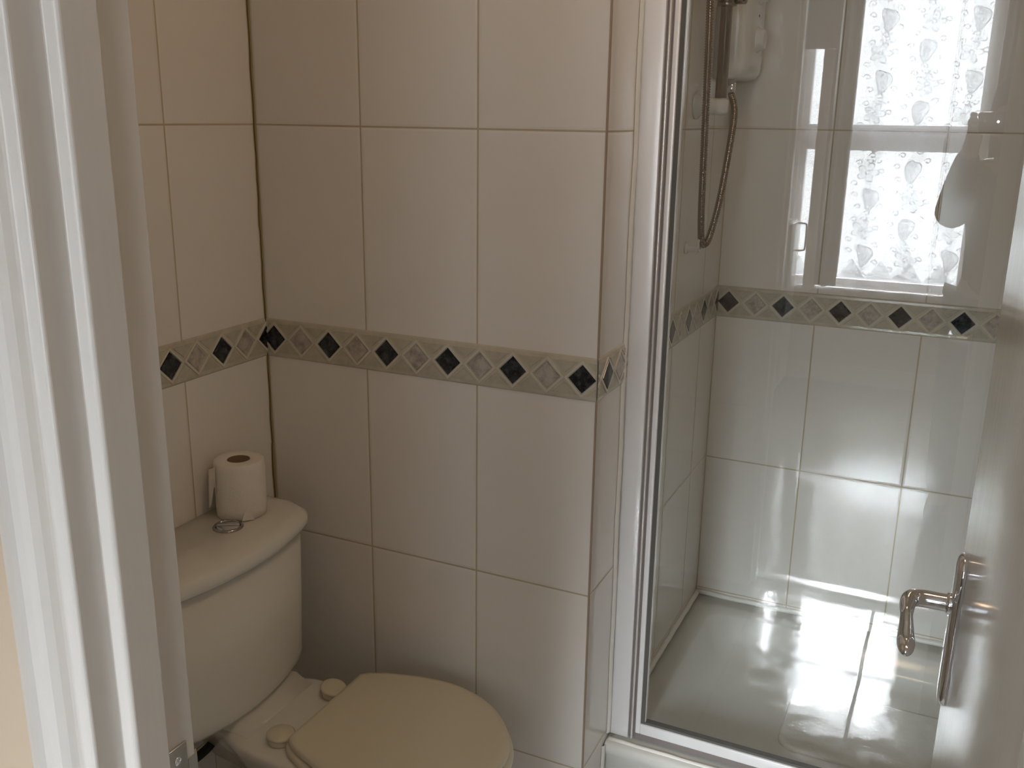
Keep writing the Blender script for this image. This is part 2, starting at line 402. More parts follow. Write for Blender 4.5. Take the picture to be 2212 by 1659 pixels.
# window wall with opening, and a second one added for more light
WX0, WX1, WZ0, WZ1 = .345, 1.218, .635, 2.30
VX0, VX1 = 1.50, 2.25
g = G()
for x0, x1, z0, z1 in ((-1.2, WX0, ZF, CEIL), (WX1, VX0, ZF, CEIL), (VX1, 2.7, ZF, CEIL), (WX0, WX1, ZF, WZ0), (WX0, WX1, WZ1, CEIL), (VX0, VX1, ZF, WZ0), (VX0, VX1, WZ1, CEIL)):
    g.box((x0, YW - .15, z0), (x1, YW, z1))
struct(g.make('wall_window', M['tan']))
def sash(name, a, b):
    win = struct(empty(name, ((a + b) / 2, YW - .08, WZ0)))
    g = G(); fw = .03
    g.box((a, YW - .10, WZ0), (a + fw, YW - .05, WZ1)).box((b - fw, YW - .10, WZ0), (b, YW - .05, WZ1))
    g.box((a + fw, YW - .10, WZ0), (b - fw, YW - .05, WZ0 + .035)).box((a + fw, YW - .10, WZ1 - .05), (b - fw, YW - .05, WZ1))
    bevel(g.make('frame', M['paint'], win), .003)
    bevel(G().box((a + fw, YW - .095, 1.345), (b - fw, YW - .045, 1.408)).make('lower_meeting_rail', M['paint'], win), .003)
    bevel(G().box((a + fw, YW - .105, 1.4085), (b - fw, YW - .06, 1.475)).make('upper_meeting_rail', M['paint'], win), .003)
    G().box((a + fw, YW - .08, WZ0 + .035), (b - fw, YW - .076, 1.345)).make('lower_pane', M['glass'], win)
    G().box((a + fw, YW - .085, 1.475), (b - fw, YW - .081, WZ1 - .05)).make('upper_pane', M['glass'], win)
sash('window_1', WX0, WX1)
sash('added_window', VX0, VX1)  # unseen window added to throw daylight onto the toilet wall
struct(bevel(G().box((VX0 - .03, YW - .04, WZ0 - .03), (VX1 + .03, YW + .045, WZ0 - .002)).make('trim_10', M['paint']), .006))  # sill of the added window
struct(bevel(G().box((WX0 - .03, YW - .04, WZ0 - .03), (WX1 + .03, YW + .045, WZ0 - .002)).make('trim_1', M['paint']), .006))

# ------------------------------------------------------------------ border strips of diamond tiles
def border(name, P, U, N, length, phase, first):
    P, U, N = Vector(P), Vector(U), Vector(N); Z = Vector((0, 0, 1)); g = G()
    def pt(u, z, h): return P + U * u + Z * (ZM + z) + N * h
    hh = (ZT - ZB) / 2
    def slab(poly, h0, h1, m, inset=0.0):
        n = len(poly)
        cx = sum(p[0] for p in poly) / n; cz = sum(p[1] for p in poly) / n
        top = [(cx + (a - cx) * (1 - inset), cz + (b - cz) * (1 - inset)) for a, b in poly]
        v = [pt(a, b, h0) for a, b in poly] + [pt(a, b, h1) for a, b in top]
        g.add(v, [tuple(range(n, 2 * n))] + [(i, (i + 1) % n, n + (i + 1) % n, n + i) for i in range(n)], m)
    def clip(poly):
        for lim, sgn in ((0.0, 1), (length, -1)):
            out = []
            for i in range(len(poly)):
                a, b = poly[i], poly[(i + 1) % len(poly)]
                ia, ib = sgn * (a[0] - lim) >= 0, sgn * (b[0] - lim) >= 0
                if ia: out.append(a)
                if ia != ib:
                    t = (lim - a[0]) / (b[0] - a[0]); out.append((lim, a[1] + (b[1] - a[1]) * t))
            poly = out
            if len(poly) < 3: return None
        return poly
    def cs(poly, h0, h1, m, inset=0.0):
        q = clip(poly)
        if q: slab(q, h0, h1, m, inset)
    # base strip, slightly domed at its long edges
    prof = [(-hh, .0002), (-hh + .003, .0022), (-hh + .008, .0030), (hh - .008, .0030), (hh - .003, .0022), (hh, .0002)]
    v = []
    for z, h in prof: v += [pt(0, z, h), pt(length, z, h)]
    g.add(v, [(2 * i, 2 * i + 1, 2 * i + 3, 2 * i + 2) for i in range(len(prof) - 1)], 2)
    H = .0318; k = -2
    q = PER / 4
    while phase + k * PER / 2 < length + PER:
        c = phase + k * PER / 2
        blk = (k % 2 == 0)
        ro = q; wo = .0040
        outer = [(c - ro, 0), (c, -ro), (c + ro, 0), (c, ro)]; ri = ro - wo * 1.3
        inner = [(c - ri, 0), (c, -ri), (c + ri, 0), (c, ri)]
        for i in range(4):
            cs([outer[i], outer[(i + 1) % 4], inner[(i + 1) % 4], inner[i]], .003, .0048, 3)
        rb = .0248 if blk else .0240
        cs([(c - rb, 0), (c, -rb), (c + rb, 0), (c, rb)], .003, .0050 if blk else .0044, 0 if blk else 1, .04)
        for sg in (1, -1):           # thin cream chevrons of the triangles between the diamonds
            a = c + q
            cs([(a - q + .0085, sg * (q - .0035)), (a + q - .0085, sg * (q - .0035)), (a, sg * .0080)], .003, .0040, 4, .05)
        k += 1
    return struct(mesh(name, g.v, g.f, [M['bd_black'], M['bd_grey'], M['bd_base'], M['bd_line'], M['bd_tri']], None, False, g.m))
border('trim_2', (0, 0, 0), (1, 0, 0), (0, -1, 0), W, .0225, 0)
border('trim_3', (0, -.0001, 0), (0, -1, 0), (1, 0, 0), .98, .001, 0)
border('trim_4', (W, 0, 0), (0, 1, 0), (1, 0, 0), D, .0434, 0)
border('trim_5', (W + .001, D, 0), (1, 0, 0), (0, -1, 0), XR - W - .001, .0276, 0)
# joint of old sealant and a dark crack up the corner behind the cistern
pts = []; zz = ZF
def wob(z): return .0022 * math.sin(z * 9) + .0012 * math.sin(z * 57) + (.0014 * random.uniform(-1, 1) if 1.2 < z < 1.42 else .0003 * random.uniform(-1, 1)) + (.003 if z < .86 else 0)
g = G(); rows = []
while zz < CEIL: rows.append((zz, wob(zz))); zz += .012
v = []; f = []
for i, (z, o_) in enumerate(rows):
    c = .0045 + o_ * .8
    v += [(c - .0010, -.0085 + 0.0, z), (c + .0010, -.0085, z)]
    if i: f.append((2 * i - 2, 2 * i - 1, 2 * i + 1, 2 * i))
v = []; f = []
for i, (z, o_) in enumerate(rows):
    y = -.0032 - abs(o_) * .6; wdt = .0011 if z > ZT else .0014
    v += [(.0005, y - .0004, z), (.0016 + wdt * .5, y, z), (.0023 + wdt * .9, y + .0008, z), (.0042, -.0008, z)]
    if i:
        for k in range(3): f.append((4 * (i - 1) + k, 4 * (i - 1) + k + 1, 4 * i + k + 1, 4 * i + k)); 
mi = [(0, 1, 0)[k % 3] for k in range(len(f))]
struct(mesh('trim_6', v, f, [M['ochre'], M['crack']], None, False, mi))
# thin brown glazed edge at the outer corner of the toilet wall
struct(G().box((W - .0005, -.0012, ZF), (W + .0022, .003, ZB)).box((W - .0005, -.0012, ZT), (W + .0022, .003, CEIL)).make('trim_7', M['brownedge']))
# threshold strip and hall skirting
struct(bevel(G().box((JL, YH - .02, ZF - .001), (JR, YH + .022, ZF + .008)).make('trim_8', M['alu_bright']), .003))
struct(bevel(G().box((-1.2, YW, ZF), (2.7, YW + .014, ZF + .10)).make('baseboard_window', M['paint']), .004))

# ------------------------------------------------------------------ door frame (jamb, stop, architrave)
def frame_profile(sx, x0):
    # plan profile of the left side; sx mirrors it to the right
    A = [(0, YB), (0, -1.021), (.011, -1.024), (.011, -1.0505), (.009, -1.0525), (0, -1.0525), (0, -1.0750), (-.0015, -1.0765),
         (-.0095, -1.0768), (-.0115, -1.0790), (-.0140, -1.0830), (-.0180, -1.0870), (-.0235, -1.0890), (-.0300, -1.0895),
         (-.0400, -1.0870), (-.0500, -1.0835), (-.0560, -1.0810), (-.0580, -1.0795), (-.0580, -1.0768), (-.0215, -1.0768), (-.0215, YB)]
    return [(x0 + sx * a, b) for a, b in A]
g = G().prism(frame_profile(1, JL), ZF, 2.03 + .05).prism(frame_profile(-1, JR), ZF, 2.03 + .05)
g.box((JL, YH, 2.008), (JR, YB, 2.03)).box((JL, -1.0525, 1.997), (JR, -1.022, 2.008)).box((JL + .0, -1.0915, 2.018), (JR, -1.0768, 2.08))
fr = struct(g.make('trim_9', M['paint']))
b = fr.modifiers.new('bevel', 'BEVEL'); b.width = .0012; b.segments = 2; b.limit_method = 'ANGLE'; b.angle_limit = math.radians(40)
sp = tag(empty('strike_plate', (JL, -1.008, 1.02)), 'small square steel strike plate screwed to the left door jamb', 'latch plate')
bevel(G().box((JL + .0002, -1.019, .985), (JL + .0016, -.9985, 1.052)).make('plate', M['steel'], sp), .0008)
G().lathe((JL + .0016, -1.009, 1.041), (1, 0, 0), [(0, .0012), (.0030, .0010), (.0036, 0)][::-1], 16).make('screw', M['chrome'], sp, True)
G().box((JL + .0016, -1.015, 1.002), (JL + .0021, -1.004, 1.028)).make('latch_hole', M['black'], sp)
G().obox((JL + .0016, -.9985, 1.00), (.0, .009, 0), (-.005, .004, 0), (0, 0, .035)).make('curved_lip', M['steel'], sp)

# ------------------------------------------------------------------ door leaf, open into the bathroom
FE = Vector((1.2515, -.440, 0)); HG = Vector((1.274, -.986, 0))
dl = (HG - FE).normalized(); dn = Vector((dl.y, -dl.x, 0))        # dn points to the camera side (-x)
if dn.x > 0: dn = -dn
Lf = (HG - FE).length; TH = .036
door = struct(empty('door_1', (FE.x, FE.y, ZF)))
bevel(G().obox(FE + Vector((0, 0, ZF + .008)), dl * Lf, -dn * TH, (0, 0, 1.885)).make('leaf', M['door'], door), .0018, 2)
def dp(s, h, z): return FE + dl * s + dn * h + Vector((0, 0, z))
# handle: rounded long plate + lever
HS = .052; HZ = 1.014
def stadium(s0, z0, hw, hz, n=10):
    pts = []
    for k in range(n + 1): a = PI * k / n; pts.append((s0 + hw * math.cos(a), z0 + hz - hw + hw * math.sin(a)))
    for k in range(n + 1): a = PI + PI * k / n; pts.append((s0 + hw * math.cos(a), z0 - hz + hw + hw * math.sin(a)))
    return pts
for side in (1, -1):
    base = 0 if side == 1 else -TH
    h = empty('handle', (0, 0, 0)); h.parent = door
    def dq(s, hh, z): return dp(s, base + side * hh, z)
    g = G(); rings = []
    for ins, hh in ((0, .0003), (0, .003), (.0012, .0055), (.004, .0075), (.009, .0088), (.0125, .0092)):
        rings.append([dq(s, hh, z) for s, z in stadium(HS, HZ, .019 - ins, .083 - ins)])
    g.loft(rings); 
    ob = g.make('backplate', M['chrome'], h, True)
    path = [(HS, .008, HZ + .028), (HS, .022, HZ + .028), (HS + .001, .036, HZ + .0285), (HS + .006, .0445, HZ + .029), (HS + .016, .0475, HZ + .028), (HS + .035, .048, HZ + .0255), (HS + .060, .0475, HZ + .0235), (HS + .085, .047, HZ + .0225), (HS + .098, .0465, HZ + .0223), (HS + .107, .0463, HZ + .0220)]
    pth = catmull([dq(*p) for p in path], 6)
    acc = [0]
    for a, b_ in zip(pth, pth[1:]): acc.append(acc[-1] + (b_ - a).length)
    rr = []
    for q in acc:
        t = q / acc[-1]
        rr.append(.0088 if t < .26 else .0088 - (t - .26) * .0125 if t < .50 else .0058 + (t - .50) * .007 if t < .84 else max(.0010, .0082 * math.sqrt(max(0, 1 - ((t - .84) / .165) ** 2))))
    g = G().tube(pth, rr, 16)
    g.lathe(dq(HS, .008, HZ + .028), dn * side, [(.0115, 0), (.0113, .003), (.0095, .005)], 20)
    g.make('lever', M['chrome'], h, True)
bevel(G().obox(dp(.0, -.009, HZ - .07), -dl * .0012, -dn * .018, (0, 0, .15)).make('latch_faceplate', M['steel'], door), .0004)
for z in (.35, 1.0, 1.72):
    G().lathe(dp(Lf + .002, -TH * .5, z), (0, 0, 1), [(.006, 0), (.006, .08)], 12).make('hinge', M['steel'], door, True)

# ------------------------------------------------------------------ toilet
TC = -.235
toil = tag(empty('toilet', (.3, TC, ZF)), 'white close-coupled toilet in the corner, its cream seat lid closed', 'toilet')
def bow(x0, xe, xc, ya, yb, rc, n=22, z=0):
    # D plan: flat back at x0, bowed front from xe at the ends to xc in the middle
    pts = [(x0, ya), (x0, yb)]
    ym, hl = (ya + yb) / 2, abs(ya - yb) / 2
    for k in range(n + 1):
        t = 1 - 2 * k / n                                   # yb .. ya
        y = ym + (yb - ym) * t
        xx = xe + (xc - xe) * (1 - t * t)
        e = hl * (1 - abs(t))
        if e < rc: xx -= rc - math.sqrt(max(0, rc * rc - (rc - e) ** 2))
        pts.append((xx, y))
    return [(x, y, z) for x, y in pts]
YA, YC = -.079, -.468
rings = []
for z, ins, xs in ((.462, .030, .020), (.4655, .016, .012), (.474, .008, .008), (.49, .004, .006), (.60, .001, .003), (.742, 0, 0)):
    rings.append(bow(.006, .134 - xs, .174 - xs, YA - ins, YC + ins, .034, z=z))
G().loft(rings).make('tank', M['ceramic'], toil, True).data.shade_smooth()
rings = []
for z, ins in ((.7425, .004), (.744, -.004), (.749, -.010), (.757, -.013), (.766, -.013), (.773, -.010), (.778, -.004), (.781, .006), (.782, .02)):
    rings.append(bow(.003, .134 - ins, .174 - ins, YA - ins, YC + ins, .042, z=z))
G().loft(rings).make('tank_lid', M['ceramic'], toil, True)
btn = G().lathe((.083, -.232, .7815), (0, 0, 1), [(.027, 0), (.0272, .0022), (.0245, .0050), (.0222, .0046), (.0218, .0010)], 40).make('flush_button', M['darkchrome'], toil, True)
def half(a0, a1):
    n = 20; pts = [(.083 + .0205 * math.cos(a0 + (a1 - a0) * k / n), -.232 + .0205 * math.sin(a0 + (a1 - a0) * k / n)) for k in range(n + 1)]
    return pts
bevel(G().prism(half(math.radians(30), math.radians(200)), .7825, .7856).make('full_flush_half', M['chrome'], btn), .0008, 2)
bevel(G().prism(half(math.radians(206), math.radians(384)), .7825, .7850).make('half_flush_half', M['chrome'], btn), .0008, 2)
# seat outline
SC = -.215
def seat_outline(off=0, x0=.268, n=40):
    key = [(.0, .108), (.006, .116), (.02, .124), (.05, .137), (.10, .152), (.15, .160), (.20, .158), (.25, .143), (.29, .119), (.322, .088), (.345, .055), (.357, .028), (.361, 0)]
    fine = catmull([(a, b, 0) for a, b in key], 12)
    def wd(s):
        for p, q in zip(fine, fine[1:]):
            if s <= q.x: return p.y + (q.y - p.y) * (s - p.x) / max(1e-9, q.x - p.x)
        return 0
    up = []
    for k in range(n + 1):
        t = k / n; s = .361 * math.sin(t * PI / 2)
        up.append((x0 + s, wd(s)))
    pts = [(x, SC + w_) for x, w_ in up] + [(x, SC - w_) for x, w_ in up[::-1][1:]]
    cx = x0 + .17
    out = []
    for x, y in pts:
        v = Vector((x - cx, y - SC)); L = v.length
        v = v * ((L + off) / L); out.append((cx + v.x, SC + v.y))
    return out
def at(pts, z): return [(x, y, z) for x, y in pts]
g = G().loft([at(seat_outline(-.006), .4530), at(seat_outline(-.001), .4545), at(seat_outline(0), .458), at(seat_outline(-.001), .4635), at(seat_outline(-.004), .4668), at(seat_outline(-.014), .4690), at(seat_outline(-.06), .4700)])
g.make('seat_cover', M['seatplastic'], toil, True)
g = G().loft([at(seat_outline(.000), .4365), at(seat_outline(.005), .439), at(seat_outline(.006), .445), at(seat_outline(.004), .4505), at(seat_outline(-.004), .4522)])
g.make('seat_ring', M['seatplastic'], toil, True)
# pan
def pan_ring(z, off, sx=1.0, xshift=0):
    p = seat_outline(off); cx = .268 + .17
    return [(cx + (x - cx) * sx + xshift, SC + (y - SC) * (.6 + .4 * sx) , z) for x, y in p]
rings = [pan_ring(ZF, -.085, .92, -.05), pan_ring(ZF + .015, -.088, .92, -.05), pan_ring(.20, -.098, .92, -.05), pan_ring(.28, -.085, .95, -.04), pan_ring(.35, -.040, 1.0, -.012), pan_ring(.40, -.006, 1, -.002), pan_ring(.425, .004, 1, 0), pan_ring(.434, .003, 1, 0), pan_ring(.4362, -.006, 1, 0)]
pan = G().loft(rings)
# rear shelf that carries the tank
def shelf(z, e, xb=.025, up=0):
    L = [(xb, .085), (.10, .092), (.128, .098), (.150, .108), (.175, .117), (.22, .122), (.30, .125), (.36, .12)]
    up_ = [(x, TC + w_ + e) for x, w_ in L]; lo = [(x, TC - w_ - e) for x, w_ in L[::-1]]
    return [(x, y, z) for x, y in up_ + lo]
pan.loft([shelf(.30, -.07), shelf(.37, -.03), shelf(.41, -.008), shelf(.428, 0), shelf(.4355, -.003), shelf(.4375, -.010)])
# raised land under the tank
def land(z, xf, e):
    L = [(.02, .08), (.09, .085), (xf, .090)]
    up_ = [(x, TC + w_ + e) for x, w_ in L]; lo = [(x, TC - w_ - e) for x, w_ in L[::-1]]
    return [(x, y, z) for x, y in up_ + lo]
pan.loft([land(.43, .190, .006), land(.440, .178, .004), land(.450, .160, 0), land(.4585, .150, -.002), land(.4612, .142, -.008)])
pan.tube([(.20, TC + .02, .19), (.10, TC + .02, .165), (.012, TC + .02, .16)], .045, 20)
pan.make('bowl', M['ceramic'], toil, True)
for dy in (.078, -.078):
    cpos = (.240, TC + dy + .004, .4378)
    hc = G().lathe(cpos, (0, 0, 1), [(.0205, 0), (.021, .004), (.021, .012), (.0195, .0128)], 28).make('hinge_cap_base', M['seatplastic'], toil, True)
    tilt = .22 if dy > 0 else .04
    G().lathe((cpos[0], cpos[1], .4512), (tilt, -.1 * tilt, 1), [(.0, .0), (.0240, .0005), (.0250, .0035), (.0215, .0065), (.0, .0072)], 28).make('hinge_cap', M['seatplastic'], hc, True)
    G().box((cpos[0], cpos[1] - .011, .4385), (cpos[0] + .055, cpos[1] + .011, .4515)).make('hinge_arm', M['seatplastic'], toil)
# black water supply hose and valve under the tank
hose = catmull([(.062, -.262, .463), (.060, -.262, .42), (.052, -.266, .372), (.048, -.285, .350), (.046, -.330, .345), (.044, -.385, .343), (.040, -.430, .342)], 8)
G().tube(hose, .0085, 12).lathe((.062, -.262, .466), (0, 0, -1), [(.016, 0), (.017, .012), (.013, .026)], 8).make('supply_hose', M['black'], toil, True)
G().lathe((.046, -.335, .3455), (0, -1, 0), [(.010, 0), (.0155, .003), (.0155, .045), (.012, .050)], 10).make('stop_valve', M['black'], toil, True)
G().tube([(.001, -.430, .342), (.052, -.430, .342)], .0075, 12).make('supply_pipe', M['steel'], toil, True)
# ------------------------------------------------------------------ toilet roll standing on the tank lid
rc = (.060, -.168)
roll = tag(empty('toilet_roll', (rc[0], rc[1], .782)), 'white toilet paper roll standing upright on the toilet tank lid', 'toilet roll')
rng = []
n = 64
def rr_(r, z, wv=0): return [(rc[0] + (r + wv * math.sin(3 * a) + wv * .5 * math.sin(7 * a + 1)) * math.cos(a), rc[1] + (r + wv * math.sin(3 * a) + wv * .5 * math.sin(7 * a + 1)) * math.sin(a), z) for a in [2 * PI * k / n for k in range(n)]]
g = G().loft([rr_(.0205, .784), rr_(.042, .7822, .0004), rr_(.0450, .7835, .0005), rr_(.0458, .80, .0005), rr_(.0456, .875, .0005), rr_(.0448, .8865, .0005), rr_(.0425, .8885, .0005), rr_(.022, .8878), rr_(.0205, .8865)], cap0=False, cap1=False)
g.make('paper', M['paper'], roll, True)
g = G().loft([rr_(.0202, .7826), rr_(.0202, .8872), rr_(.0190, .8872), rr_(.0190, .7826), rr_(.0202, .7826)], cap0=False, cap1=False)
g.make('cardboard_core', M['card'], roll, True)
# loose torn flap on the camera side
v = []; f = []
fl = [(0, .888), (.25, .889), (.55, .888), (.8, .886)]
for i in range(9):
    t = i / 8; a = math.radians(-112 - 20 * t); r = .0462 + .008 * t * t
    zt = .882 - .008 * t - .0; zb_ = .828 + .018 * math.sin(t * 5.0) - .012 * t
    v += [(rc[0] + r * math.cos(a), rc[1] + r * math.sin(a), zt), (rc[0] + (r + .002) * math.cos(a), rc[1] + (r + .002) * math.sin(a), (zt + zb_) / 2), (rc[0] + (r + .004 * t) * math.cos(a), rc[1] + (r + .004 * t) * math.sin(a), zb_)]
    if i: f += [(3 * i - 3, 3 * i - 2, 3 * i + 1, 3 * i), (3 * i - 2, 3 * i - 1, 3 * i + 2, 3 * i + 1)]
o = mesh('loose_flap', v, f, M['paper'], roll, True); s_ = o.modifiers.new('s', 'SOLIDIFY'); s_.thickness = .0006
# small folded triangle at the foot of the roll
v = []
for a_, z_, r_ in ((-38, .812, .0465), (-50, .7835, .0475), (-22, .7835, .049)):
    a = math.radians(a_); v.append((rc[0] + r_ * math.cos(a), rc[1] + r_ * math.sin(a), z_))
o = mesh('folded_corner', v, [(0, 1, 2)], M['paper'], roll); s_ = o.modifiers.new('s', 'SOLIDIFY'); s_.thickness = .0006

# ------------------------------------------------------------------ added warm fill lamp on the bathroom ceiling, unseen above the frame
lamp = tag(empty('added_fill_lamp', (1.12, -.42, CEIL)), 'unseen frosted dome added on the bathroom ceiling as warm fill light', 'fill lamp')
G().lathe((1.12, -.42, CEIL - .0005), (0, 0, -1), [(.120, 0), (.125, .004), (.125, .018), (.118, .022)], 40).make('base_ring', M['plastic'], lamp, True)
def glow():
    t = NT('warm_fill_dome'); e = t.n('ShaderNodeEmission'); e.inputs[0].default_value = (1, .71, .47, 1); e.inputs[1].default_value = FILL_LAMP
    t.t.links.new(e.outputs[0], t.out.inputs['Surface']); return t.m
G().lathe((1.12, -.42, CEIL - .022), (0, 0, -1), [(.114, 0), (.112, .015), (.095, .040), (.060, .058), (.020, .066), (0, .067)], 40).make('dome', glow(), lamp, True)

# ------------------------------------------------------------------ shower tray on its tiled step
TZ = .302
tray = tag(empty('shower_tray', (1.15, .45, TZ)), 'white shower tray raised above the floor behind the glass screen', 'shower tray')
def rrect(x0, x1, y0, y1, r, z, n=8):
    pts = []
    for cx, cy, a0 in ((x1 - r, y1 - r, 0), (x0 + r, y1 - r, 90), (x0 + r, y0 + r, 180), (x1 - r, y0 + r, 270)):
        for k in range(n + 1):
            a = math.radians(a0 + 90 * k / n); pts.append((cx + r * math.cos(a), cy + r * math.sin(a), z))
    return pts
x0, x1, y0, y1 = W + .002, XR - .002, .118, D - .002
rings = [rrect(x0, x1, y0 + .006, y1, .003, ZF + .001), rrect(x0, x1, y0 + .006, y1, .003, TZ - .028), rrect(x0, x1, y0, y1, .003, TZ - .022), rrect(x0, x1, y0, y1, .003, TZ - .008), rrect(x0, x1, y0 + .003, y1, .004, TZ - .002), rrect(x0, x1, y0 + .010, y1, .005, TZ),
         rrect(x0 + .055, x1 - .055, y0 + .085, y1 - .075, .05, TZ), rrect(x0 + .062, x1 - .062, y0 + .092, y1 - .082, .055, TZ - .004), rrect(x0 + .085, x1 - .085, y0 + .115, y1 - .105, .06, TZ - .040), rrect(x0 + .105, x1 - .105, y0 + .135, y1 - .125, .07, TZ - .058), rrect(x0 + .14, x1 - .14, y0 + .17, y1 - .16, .06, TZ - .062)]
G().loft(rings).make('basin', M['tray'], tray, True)
zs = TZ - .062
G().loft([rrect(.985, 1.46, .345, .60, .04, zs - .003), rrect(.985, 1.46, .345, .60, .04, zs + .002), rrect(.990, 1.455, .350, .595, .037, zs + .003)]).make('lit_textured_patch', M['lit_grit'], tray, True)  # raised textured patch, pale to stand for window light on the basin floor
g = G()      # upstand bead of sealant round the three walls
for a, b_ in (((x0 + .003, y0 + .075, TZ + .004), (x0 + .003, y1 - .003, TZ + .004)), ((x0 + .003, y1 - .003, TZ + .004), (x1 - .003, y1 - .003, TZ + .004))):
    g.tube([Vector(a).lerp(Vector(b_), k / 30) + Vector((0, 0, .0012 * math.sin(k * 1.7))) for k in range(31)], .0068, 8)
g.make('sealant_bead', M['silicone'], tray, True)

# ------------------------------------------------------------------ shower screen
scr = tag(empty('shower_screen', (1.15, YG, TZ)), 'clear glass shower screen in a pale metal frame', 'shower screen')
ZTOP = 2.15
FZ = TZ + .006
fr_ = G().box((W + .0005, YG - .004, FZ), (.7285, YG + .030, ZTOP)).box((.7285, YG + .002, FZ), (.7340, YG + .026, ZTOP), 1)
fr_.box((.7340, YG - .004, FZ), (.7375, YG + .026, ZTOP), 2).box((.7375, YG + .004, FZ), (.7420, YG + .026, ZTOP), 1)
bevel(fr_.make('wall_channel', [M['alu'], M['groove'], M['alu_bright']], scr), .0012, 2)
g = G().box((.7422, YG - .001, FZ + .014), (.7520, YG + .022, ZTOP)).box((.7520, YG - .001, FZ + .014), (XR - .01, YG + .022, FZ + .036))
g.box((.7520, YG - .001, ZTOP - .03), (XR - .01, YG + .022, ZTOP))
bevel(g.make('door_frame', M['alu'], scr), .0015, 2)
G().box((.7520, YG + .003, FZ + .0362), (.7600, YG + .016, ZTOP - .03)).box((.76, YG + .003, FZ + .0362), (XR - .01, YG + .016, FZ + .0410)).make('glazing_seal', M['rubber'], scr)
G().box((.7600, YG + .004, FZ + .041), (.7615, YG + .012, ZTOP - .03)).make('seal_lip', M['alu_bright'], scr)
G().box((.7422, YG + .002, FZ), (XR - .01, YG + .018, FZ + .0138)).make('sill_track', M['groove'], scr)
G().box((.7560, YG + .006, FZ + .037), (XR - .012, YG + .0120, ZTOP - .028)).make('glass_pane', M['glass'], scr)
# ragged silicone between the channel and the tiles, and a strip down beside the tray
def ragged(name, za, zb2, yfun, parent, seed):
    random.seed(seed); v = []; f = []; z = za; i = 0
    while z < zb2:
        wv = .003 * math.sin(z * 5) + .002 * math.sin(z * 23) + .001 * random.uniform(-1, 1)
        yy = yfun(z) + wv
        v += [(W + .0006, yy - .004, z), (W + .0045, yy, z), (W + .0060, yy + .006, z), (W + .002, yy + .0075, z)]
        if i:
            for k in range(3): f.append((4 * (i - 1) + k, 4 * (i - 1) + k + 1, 4 * i + k + 1, 4 * i + k))
        i += 1; z += .012
    mesh(name, v, f, M['silicone'], parent, True)
ragged('silicone_seal', TZ + .010, ZTOP, lambda z: YG - .0150, scr, 3)
ragged('side_silicone', ZF + .002, TZ + .008, lambda z: y0 - .0085, tray, 5)
G().tube([Vector((W + .006 + k * .0305, y0 + .017, TZ - .0005 + .0006 * math.sin(k * 2.1))) for k in range(30)], .0045, 8).make('sill_silicone', M['silicone'], tray, True)

# ------------------------------------------------------------------ electric shower unit
BY = .632
unit = tag(empty('electric_shower', (W, BY + .08, 1.575)), 'white electric shower box on the side wall inside the cubicle', 'shower unit')
def rbox(x, ya, yb, za, zb_, r, n=6):
    pts = []
    for cy, cz, a0 in ((yb - r, zb_ - r, 0), (ya + r, zb_ - r, 90), (ya + r, za + r, 180), (yb - r, za + r, 270)):
        for k in range(n + 1):
            a = math.radians(a0 + 90 * k / n); pts.append((x, cy + r * math.cos(a), cz + r * math.sin(a)))
    return pts
za, zb_ = 1.578, 2.02; yb = .806
rings = [rbox(W + .0005, BY, yb, za, zb_, .012), rbox(W + .040, BY, yb, za, zb_, .012), rbox(W + .056, BY + .003, yb - .003, za + .004, zb_ - .004, .016), rbox(W + .067, BY + .012, yb - .012, za + .014, zb_ - .014, .02), rbox(W + .070, BY + .030, yb - .030, za + .03, zb_ - .03, .02)]
G().loft(rings).make('casing', M['plastic'], unit, True)
for z in (1.66, 1.755):
    G().lathe((W + .068, BY + .090, z), (1, 0, 0), [(.026, 0), (.026, .004), (.022, .008), (.020, .017), (.016, .0185)], 28).make('control_knob', M['plastic'], unit, True)
G().lathe((W + .069, BY + .090, 1.708), (1, 0, 0), [(.0028, 0), (.0028, .002)], 12).make('indicator_dot', M['black'], unit, True)
G().lathe((W + .036, BY + .030, 1.5775), (0, 0, -1), [(.0085, 0), (.0085, .024), (.0075, .026)], 16).make('hose_outlet', M['chrome'], unit, True)

# riser rail with brackets and handset holder
RX, RY = W + .050, .515
rail = tag(empty('shower_rail', (W, RY, 1.51)), 'brass-toned vertical shower riser rail in front of the white shower box', 'shower rail')
G().tube([(RX, RY, 1.538), (RX, RY, 2.12)], .0115, 24).make('bar', M['bronze'], rail, True)
for z, s in ((1.522, 1), (2.128, -1)):
    g = G().lathe((W + .0005, RY, z), (1, 0, 0), [(.026, 0), (.026, .005), (.019, .010), (.016, .030), (.0165, .045), (.0175, .055), (.014, .062)], 28)
    g.lathe((RX, RY, z - s * .016), (0, 0, s), [(.0, 0), (.013, .001), (.0165, .006), (.0165, .027), (.0125, .029)], 28)
    g.make('wall_bracket', M['plastic'], rail, True)
clampz = 1.722
g = G().lathe((RX, RY, clampz - .016), (0, 0, 1), [(.013, 0), (.019, .001), (.019, .033), (.013, .034)], 24)
g.box((RX - .010, RY - .098, clampz - .010), (RX + .012, RY - .010, clampz + .013))
bevel(g.make('handset_holder', M['bronze'], rail), .002)
G().lathe((RX + .018, RY, clampz), (1, 0, 0), [(.008, 0), (.012, .002), (.012, .018), (.009, .020)], 20).make('clamp_knob', M['bronze'], rail, True)

